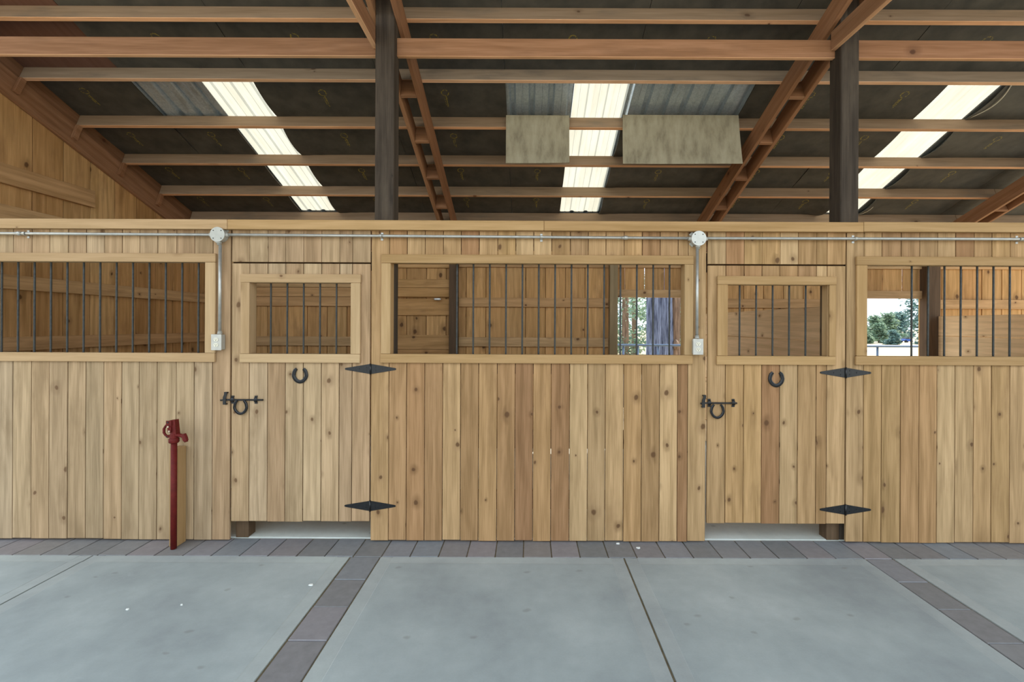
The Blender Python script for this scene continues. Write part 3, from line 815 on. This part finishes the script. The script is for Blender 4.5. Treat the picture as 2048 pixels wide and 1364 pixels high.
# ------------------------------------------------------------------ stall partitions
def partition(name, xc, ztop, lab, mat=SAND):
    p = empty(name, (xc, 5.4, 0), lab, 'partition', kind='structure')
    z = ztop
    while z > .1:
        z0 = max(z - .297, .02)
        board('plank', xc - .02, xc + .02, 3.86, BACK - .14, z0 + .003, z, mat, p, 'y', .004); z -= .3
partition('wall_partition_1', BAYS[0], 1.15, 'low plank partition between the left and middle stalls')
partition('wall_partition_2', BAYS[1] + .01, 1.85, 'pale horizontal plank partition seen through the right door window')
partition('wall_partition_3', BAYS[2] + .0, 1.84, 'pale horizontal plank partition at the far side of the right stall')

# ------------------------------------------------------------------ conduit, boxes and outlets
def pipe_h(x0, z0, x1, z1, straps, coups, lab):
    e = empty('electrical_conduit', ((x0 + x1) / 2, D, (z0 + z1) / 2), lab, 'conduit', 'conduits on the stall front')
    yc = D - .030
    tube_obj('pipe', [(x0, yc, z0), (x1, yc, z1)], .0108, GALV, e, 12)
    zz = lambda x: z0 + (z1 - z0) * (x - x0) / (x1 - x0)
    for u in straps:
        x = X_(u, yc, 470); z = zz(x)
        vs, fs = [], []
        arc = [(-.03, 0), (-.016, 0)] + [(.0135 * -math.cos(t), -.030 - .0135 * math.sin(t) + .0) for t in [math.pi * k / 8 for k in range(9)]] + [(.016, 0), (.03, 0)]
        pts = []
        for dz, dy in arc: pts.append((dz, dy if dy else -.001))
        for dz, dy in pts:
            for xx in (-.009, .009): vs += [(xx, dy, dz), (xx, dy - .002, dz)]
        for i in range(len(pts) - 1):
            a, b = i * 4, i * 4 + 4
            fs += [(a, a + 2, b + 2, b), (a + 1, b + 1, b + 3, a + 3), (a, b, b + 1, a + 1), (a + 2, a + 3, b + 3, b + 2)]
        obj('strap', mesh(vs, fs), GALV, (x, D, z), e)
    for u in coups:
        x = X_(u, yc, 470)
        c = tube_obj('coupling', [(x - .022, yc, zz(x - .022)), (x - .006, yc, zz(x)), (x - .006, yc, zz(x)), (x + .006, yc, zz(x)), (x + .022, yc, zz(x + .022))], [.0135, .0135, .0165, .0165, .0135], GALV, e, 10)
    return e
def zc(u, v): return XZ(u, v, D - .03)
JB = [XZ(434.5, 468.7, D - .053), XZ(1398, 476.5, D - .053)]
(xA, zA), (xB, zB) = JB
pipe_h(XL + .05, zc(0, 466.3)[1], xA - .062, zc(421, 469.5)[1], [49], [37], 'steel conduit along the stall front left of the left junction box')
pipe_h(xA + .062, zc(457, 469.5)[1], xB - .062, zc(1378, 476.5)[1], [762, 1083], [1250], 'long steel conduit between the two round junction boxes')
pipe_h(xB + .062, zc(1418, 476.5)[1], 5.9, zc(2048, 474.8)[1] - .01, [1711, 2041], [2046], 'steel conduit along the stall front right of the right junction box')
def jbox(x, z, lab, lidm):
    e = empty('junction_box', (x, D, z), lab, 'junction box', 'round junction boxes on the stall front')
    obj('box_body', join_mesh([disc_y(0, 0, .054, -.046, 0, 28), prism([(-.06, -.035), (-.035, -.06), (-.025, -.045), (-.045, -.025)], -.006, 0), prism([(.06, .035), (.035, .06), (.025, .045), (.045, .025)], -.006, 0), prism([(-.06, .035), (-.045, .025), (-.025, .045), (-.035, .06)], -.006, 0)]), GREYBOX, (x, D - .0005, z), e)
    obj('lid', join_mesh([disc_y(0, 0, .0565, -.054, -.0462, 32)]), lidm, (x, D - .0005, z), e)
    for k in range(4):
        t = math.pi / 4 + k * math.pi / 2
        obj('screw', SCREW_D, SLOT, (x + .042 * math.cos(t), D - .054, z + .042 * math.sin(t)), e)
    for s in (-1, 1): tube_obj('connector', [(x + s * .05, D - .03, z - .0), (x + s * .064, D - .03, z - .0), (x + s * .064, D - .03, z), (x + s * .074, D - .03, z)], [.0165, .0165, .014, .014], GREYBOX, e, 12)
    tube_obj('connector', [(x, D - .03, z - .05), (x, D - .03, z - .066), (x, D - .03, z - .066), (x, D - .03, z - .078)], [.0175, .0175, .015, .015], GREYBOX, e, 12)
SCREW_D = join_mesh([disc_y(0, 0, .0042, -.002, .0, 8)])
jbox(xA, zA, 'round grey junction box above the left duplex outlet', GREYBOX); jbox(xB, zB, 'round junction box with white lid above the right duplex outlet', WHITEBOX)
def drop(x, z0, z1, lab):
    e = empty('electrical_conduit', (x, D, z1), lab, 'conduit', 'conduits on the stall front')
    tube_obj('pipe', [(x, D - .030, z0), (x, D - .030, z1)], .0115, GALV, e, 12)
    tube_obj('connector', [(x, D - .03, z1 + .02), (x, D - .03, z1 + .008), (x, D - .03, z1 + .008), (x, D - .03, z1 - .004)], [.0145, .0145, .017, .017], GREYBOX, e, 12)
def outlet(u, v, lab):
    x, z = XZ(u, v, D - .056)
    e = empty('outlet_box', (x, D, z - .06), lab, 'outlet', 'duplex outlets on the stall front')
    me = boxmesh(.072, .052, .116, 'z', .005)
    obj('box_body', me, GREYBOX, (x, D - .0275, z), e)
    pb = obj('cover_plate', boxmesh(.078, .004, .122, 'z', .002), GALV, (x, D - .056, z), e)
    for s in (-1, 1):
        r = obj('receptacle', join_mesh([prism([(.0165 * math.cos(t) , max(-.0135, min(.0135, .0165 * math.sin(t)))) for t in [2 * math.pi * k / 20 for k in range(20)]], -.003, 0)]), IVORY, (x, D - .058, z + s * .0205), e)
        for dx, dz, ww, hh in ((-.006, .003, .0012, .0042), (.006, .003, .0012, .0036), (0, -.007, .0026, .0026)):
            obj('slot', join_mesh([boxv(-ww, ww, -.0006, 0, -hh, hh)]), SLOT, (x + dx, D - .0611, z + s * .0205 + dz), r)
    return x, z
oxA, ozA = outlet(432.5, 684.5, 'left duplex outlet in a steel box beside the first stall window'); oxB, ozB = outlet(1396.5, 693.5, 'right duplex outlet in a steel box beside the second stall door')
drop(xA + .008, zA - .078, ozA + .066, 'upright steel conduit from the left junction box to its outlet'); drop(xB - .004, zB - .078, ozB + .066, 'upright steel conduit from the right junction box to its outlet')

# ------------------------------------------------------------------ yard hydrant and its block
hy, hx = 3.508, -2.634
hd = empty('yard_hydrant', (hx, hy, 0), 'red iron yard hydrant standing in front of the left stall wall', 'hydrant')
tube_obj('standpipe', [(hx, hy, -.0005), (hx, hy, .80)], .0205, RED, hd, 16)
tube_obj('collar', [(hx, hy, .788), (hx, hy, .795), (hx, hy, .822), (hx, hy, .826)], [.028, .0345, .0345, .03], RED, hd, 8)
HZ = lambda z: .797 + (z - .8) * .87
# head casting: lower boss and a channel that leans and narrows upwards
bd = [tube_verts([(0, 0, .826), (0, 0, .835), (0, 0, .868), (0, 0, .89)], [.03, .027, .026, .02], 14)]
bd.append(([(-.020, -.022, .885), (.030, -.022, .868), (.030, .022, .868), (-.020, .022, .885), (-.026, -.02, .985), (.020, -.02, .992), (.020, .02, .992), (-.026, .02, .985)],
           [(0, 1, 2, 3), (4, 7, 6, 5), (0, 4, 5, 1), (1, 5, 6, 2), (2, 6, 7, 3), (3, 7, 4, 0)]))
bd.append(boxv(-.046, -.018, -.011, .011, .836, .858))
head = obj('head_casting', join_mesh([([(p[0], p[1], p[2]) for p in v], f) for v, f in bd]), RED, (hx, hy, 0), hd)
sp = obj('spout', join_mesh([tube_verts([(.012, 0, .862), (.05, -.004, .856), (.078, -.008, .850), (.090, -.012, .842)], [.019, .015, .015, .017], 12),
                             tube_verts([(.076, -.009, .868), (.094, -.013, .832)], [.018, .018], 10), tube_verts([(.088, -.012, .838), (.099, -.014, .814)], [.018, .018], 8)]), RED, (hx, hy, 0), hd)
tube_obj('nozzle_end', [(hx + .096, hy - .0135, HZ(.822)), (hx + .102, hy - .0145, HZ(.803))], [.0135, .0125], RED, sp, 10)
lv = obj('lever_handle', join_mesh([tube_verts([(-.030, -.006, .955), (-.052, -.01, .942), (-.066, -.012, .915), (-.066, -.012, .880), (-.054, -.01, .857), (-.036, -.006, .850)], [.009, .009, .0095, .0095, .009, .009], 8),
                                    boxv(-.040, .0, -.028, -.021, .935, .985)]), RED, (hx, hy, 0), hd)
for dx, dz in ((-.026, .972), (-.046, .846)): obj('pivot_bolt', join_mesh([disc_y(0, 0, .006, -.004, 0, 10)]), SLOT, (hx + dx, hy - .028 if dz > .9 else hy - .0112, HZ(dz)), lv)
lk = obj('linkage', join_mesh([prism([(-.026, .89), (-.006, .884), (.0, .895), (.0, .93), (-.01, .942), (-.028, .938)], -.031, -.0225), boxv(-.028, -.016, -.033, -.022, .935, .945)]), RED, (hx, hy, 0), hd)
for dx, dz in ((-.02, .936), (-.011, .898)): obj('link_pin', join_mesh([disc_y(0, 0, .007, -.006, 0, 10)]), STEEL, (hx + dx, hy - .031, HZ(dz)), lk)
for o_ in (head, sp, lv, lk):
    for v in o_.data.vertices: v.co.z = HZ(v.co.z)
o = board('guard_post', -2.688, -2.628, 3.533, 3.627, 0.0, .738, TRIM, None, 'z', .003); tag(o, 'short cedar stud behind the red hydrant, fixed upright to the wall', 'post')

# chips on the floor
def chip(u, v, s, lab, grp):
    dv = v - PV - ROLL * (u - PU); Y = F * H / dv; x = X_(u, Y, v)
    q = random.Random(int(u)); n = 7
    ring = [(s * q.uniform(.6, 1) * math.cos(2 * math.pi * k / n), .6 * s * q.uniform(.6, 1) * math.sin(2 * math.pi * k / n)) for k in range(n)]
    vs = [(a, b, 0) for a, b in ring] + [(a * .9, b * .9, .004 + .003 * (i % 2)) for i, (a, b) in enumerate(ring)]
    fs = [tuple(range(n))[::-1], tuple(range(n, 2 * n))] + [(i, (i + 1) % n, (i + 1) % n + n, i + n) for i in range(n)]
    o = obj('floor_chip', mesh(vs, fs), CHIP, (x, Y, -.001)); tag(o, lab, 'chip', grp)
G = 'pale chips lying on the floor'
for u, v, s, lab in ((622, 1170, .02, 'largest pale chip on the concrete near the left paver strip'), (255, 1219, .013, 'pale chip on the left concrete slab, nearer the left edge'),
                (363, 1210, .009, 'tiny pale chip on the left concrete slab right of another'), (1236, 1087.5, .018, 'pale chip on the pavers at the foot of the middle wall'),
                (1277, 1096, .02, 'pale chip on the pavers right of the slab joint line')):
    chip(u, v, s, lab, G)

# ------------------------------------------------------------------ outside, seen through the open back doorways
gr = mesh([(-120, BACK + .06, -.06), (120, BACK + .06, -.06), (140, 30, -.10), (-140, 30, -.10), (200, 160, .6), (-200, 160, .6), (-120, -60, -.25), (120, -60, -.25), (120, -4, -.08), (-120, -4, -.08), (XL - 1.6, -4, -.08), (9.1, -4, -.08), (XL - 1.6, BACK + .06, -.06), (9.1, BACK + .06, -.06)],
          [(0, 12, 13, 1, 2, 3), (3, 2, 4, 5), (6, 7, 8, 11, 10, 9), (9, 10, 12, 0), (11, 8, 1, 13)])
o = obj('ground', gr, GROUND); tag(o, 'sunlit dry grass ground outside the barn', 'ground', kind='structure')
FY = 10.0
fe = empty('pipe_fence', (4, FY, -.06), 'blue grey pipe fence outside the open stall doorways', 'fence')
for z in (1.262, .88, .5): tube_obj('rail', [(.5, FY, z), (11.5, FY, z)], .024, FENCEM, fe, 8)
for x in (.9, 2.05, 2.36, 2.79, 4.3, 5.9, 7.47, 9.2, 10.9): tube_obj('upright', [(x, FY + .03, -.08), (x, FY + .03, 1.25)], .022, FENCEM, fe, 8)

def trunk_mesh(R, Ht, seed, lean=0):
    q = random.Random(seed); n = 96; m_ = 40
    ph = [(q.choice([9, 13, 17, 23, 31]), q.uniform(0, 6.28), q.uniform(.3, 1)) for _ in range(7)]
    vs, fs = [], []
    for j in range(m_ + 1):
        z = Ht * j / m_
        for k in range(n):
            t = 2 * math.pi * k / n
            f = sum(a * math.sin(fq * t + p + .9 * math.sin(z * 1.3 + p)) for fq, p, a in ph)
            r = R * (1 + .05 * f * .85 - .02 * z / Ht + .25 * math.exp(-z * 2.2))
            vs.append((r * math.cos(t) + lean * z, r * math.sin(t), z))
    for j in range(m_):
        for k in range(n):
            fs.append((j * n + k, j * n + (k + 1) % n, (j + 1) * n + (k + 1) % n, (j + 1) * n + k))
    return mesh(vs, fs, smooth=True)
def foliage_mesh(cx, cz, rx, rz, n, size, seed, cone=False):
    q = random.Random(seed); vs, fs = [], []
    lumps = []
    for _ in range(26):
        t, zz = q.uniform(0, 6.28), q.uniform(-1, 1); rr_ = (1 - abs(zz) ** 2) ** .5 * q.uniform(.35, 1)
        if cone: rr_ = (1 - (zz + 1) / 2) ** .8 * q.uniform(.3, 1)
        lumps.append((rx * rr_ * math.cos(t), rx * rr_ * math.sin(t), cz + rz * zz))
    for _ in range(n):
        c = q.choice(lumps); s = size * q.uniform(.6, 1.4)
        p = Vector((c[0] + q.gauss(0, rx * .16), c[1] + q.gauss(0, rx * .16), c[2] + q.gauss(0, rz * .12)))
        a = Vector((q.gauss(0, 1), q.gauss(0, 1), q.gauss(0, .5))).normalized() * s
        b = Vector((q.gauss(0, 1), q.gauss(0, 1), q.gauss(0, .5))).normalized() * s * .5
        k = len(vs); vs += [tuple(p - a), tuple(p + b), tuple(p + a), tuple(p - b)]; fs.append((k, k + 1, k + 2, k + 3))
    me = bpy.data.meshes.new('foliage'); me.from_pydata(vs, [], fs); return me
def tree(name, x, y, h, cz, rx, rz, n, size, seed, mat, lab, cone=False, R=.16, group='trees beyond the barn'):
    e = empty(name, (x, y, -.1), lab, 'tree', group)
    obj('trunk', trunk_mesh(R, h, seed), BARKB, (x, y, -.15), e)
    f = obj('foliage', foliage_mesh(0, cz, rx, rz, n, size, seed, cone), mat, (x, y, 0), e); f['kind'] = 'stuff'
big = empty('old_tree_trunk', (4.04, 14, -.1), 'huge furrowed old trunk just outside the middle stall doorway', 'tree')
obj('trunk', trunk_mesh(.37, 7.0, 5), BARK, (3.94, 14, -.2), big, label='furrowed bark with blue grey shade put into its colour')
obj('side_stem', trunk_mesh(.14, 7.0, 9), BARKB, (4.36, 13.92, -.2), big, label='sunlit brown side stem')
obj('burl', join_mesh([tube_verts([(0, 0, -.16), (0, -.02, -.1), (0, -.05, 0), (0, -.02, .1), (0, 0, .16)], [.02, .07, .095, .07, .02], 12)], True), BARKB, (4.35, 13.80, 1.12), big)
tree('leafy_tree', 5.0, 24, 5, 2.3, 1.5, 1.9, 2600, .10, 21, LEAF, 'leafy tree left of the huge trunk beyond the fence')
tree('leafy_tree', 6.6, 29, 6, 2.4, 2.0, 2.4, 2400, .12, 22, LEAF, 'leafy tree behind the huge trunk')
tree('leafy_tree', 8.1, 25, 5, 2.2, 1.5, 2.0, 2000, .10, 23, LEAF, 'leafy tree right of the huge trunk')
tree('leafy_tree', 7.2, 40, 6, 2.8, 3.2, 2.6, 2200, .17, 24, LEAFB, 'blue green tree far behind the huge trunk')
tree('pine_tree', 17.5, 20, 7, 3.4, 1.5, 1.9, 2600, .10, 25, LEAFB, 'pine branches hanging into the right doorway view')
spots = [(31.2, 46, 1.6), (33.4, 47, 1.9), (34.6, 44.5, 1.2), (36.3, 48.5, 1.8), (38.6, 45.5, 1.5), (41.0, 60, 2.9), (44.6, 64, 3.3), (48.4, 63, 3.2), (52.4, 66, 3.5), (40.0, 54, 2.6)]
names = ['leftmost', 'second from left', 'small front', 'right of the clearing', 'rightmost front', 'far leftmost', 'far second', 'far third', 'far rightmost', 'middle distance']
for i, ((x, y, h), nm) in enumerate(zip(spots, names)):
    tree('pine_shrub', x, y, h * .8, h * .48, h * .62, h * .55, 2600, .15 if y < 50 else .2, 40 + i, LEAF if i % 2 else LEAFB, nm + ' young pine in the row seen through the right doorway', True, .08, 'young pines in the distance')
# small blue car parked far off
cx, cy = X_(1813, 50), 50
car = empty('parked_car', (cx, cy, -.1), 'tiny blue parked car far beyond the right doorway', 'car')
obj('body', join_mesh([prism([(-.4, .16), (.4, .16), (.42, .34), (.24, .4), (-.32, .4), (-.42, .32)], -.3, .3)]), CARB, (cx, cy, -.02), car)
obj('cabin', join_mesh([prism([(-.28, .4), (.2, .4), (.08, .56), (-.2, .56)], -.26, .26)]), GLASSD, (cx, cy, -.02), car)
for dx in (-.3, .3):
    for s in (-1, 1): obj('wheel', join_mesh([disc_y(0, 0, .13, -.04, .04, 14)]), TYRE, (cx + dx, cy + s * .28, .13), car)
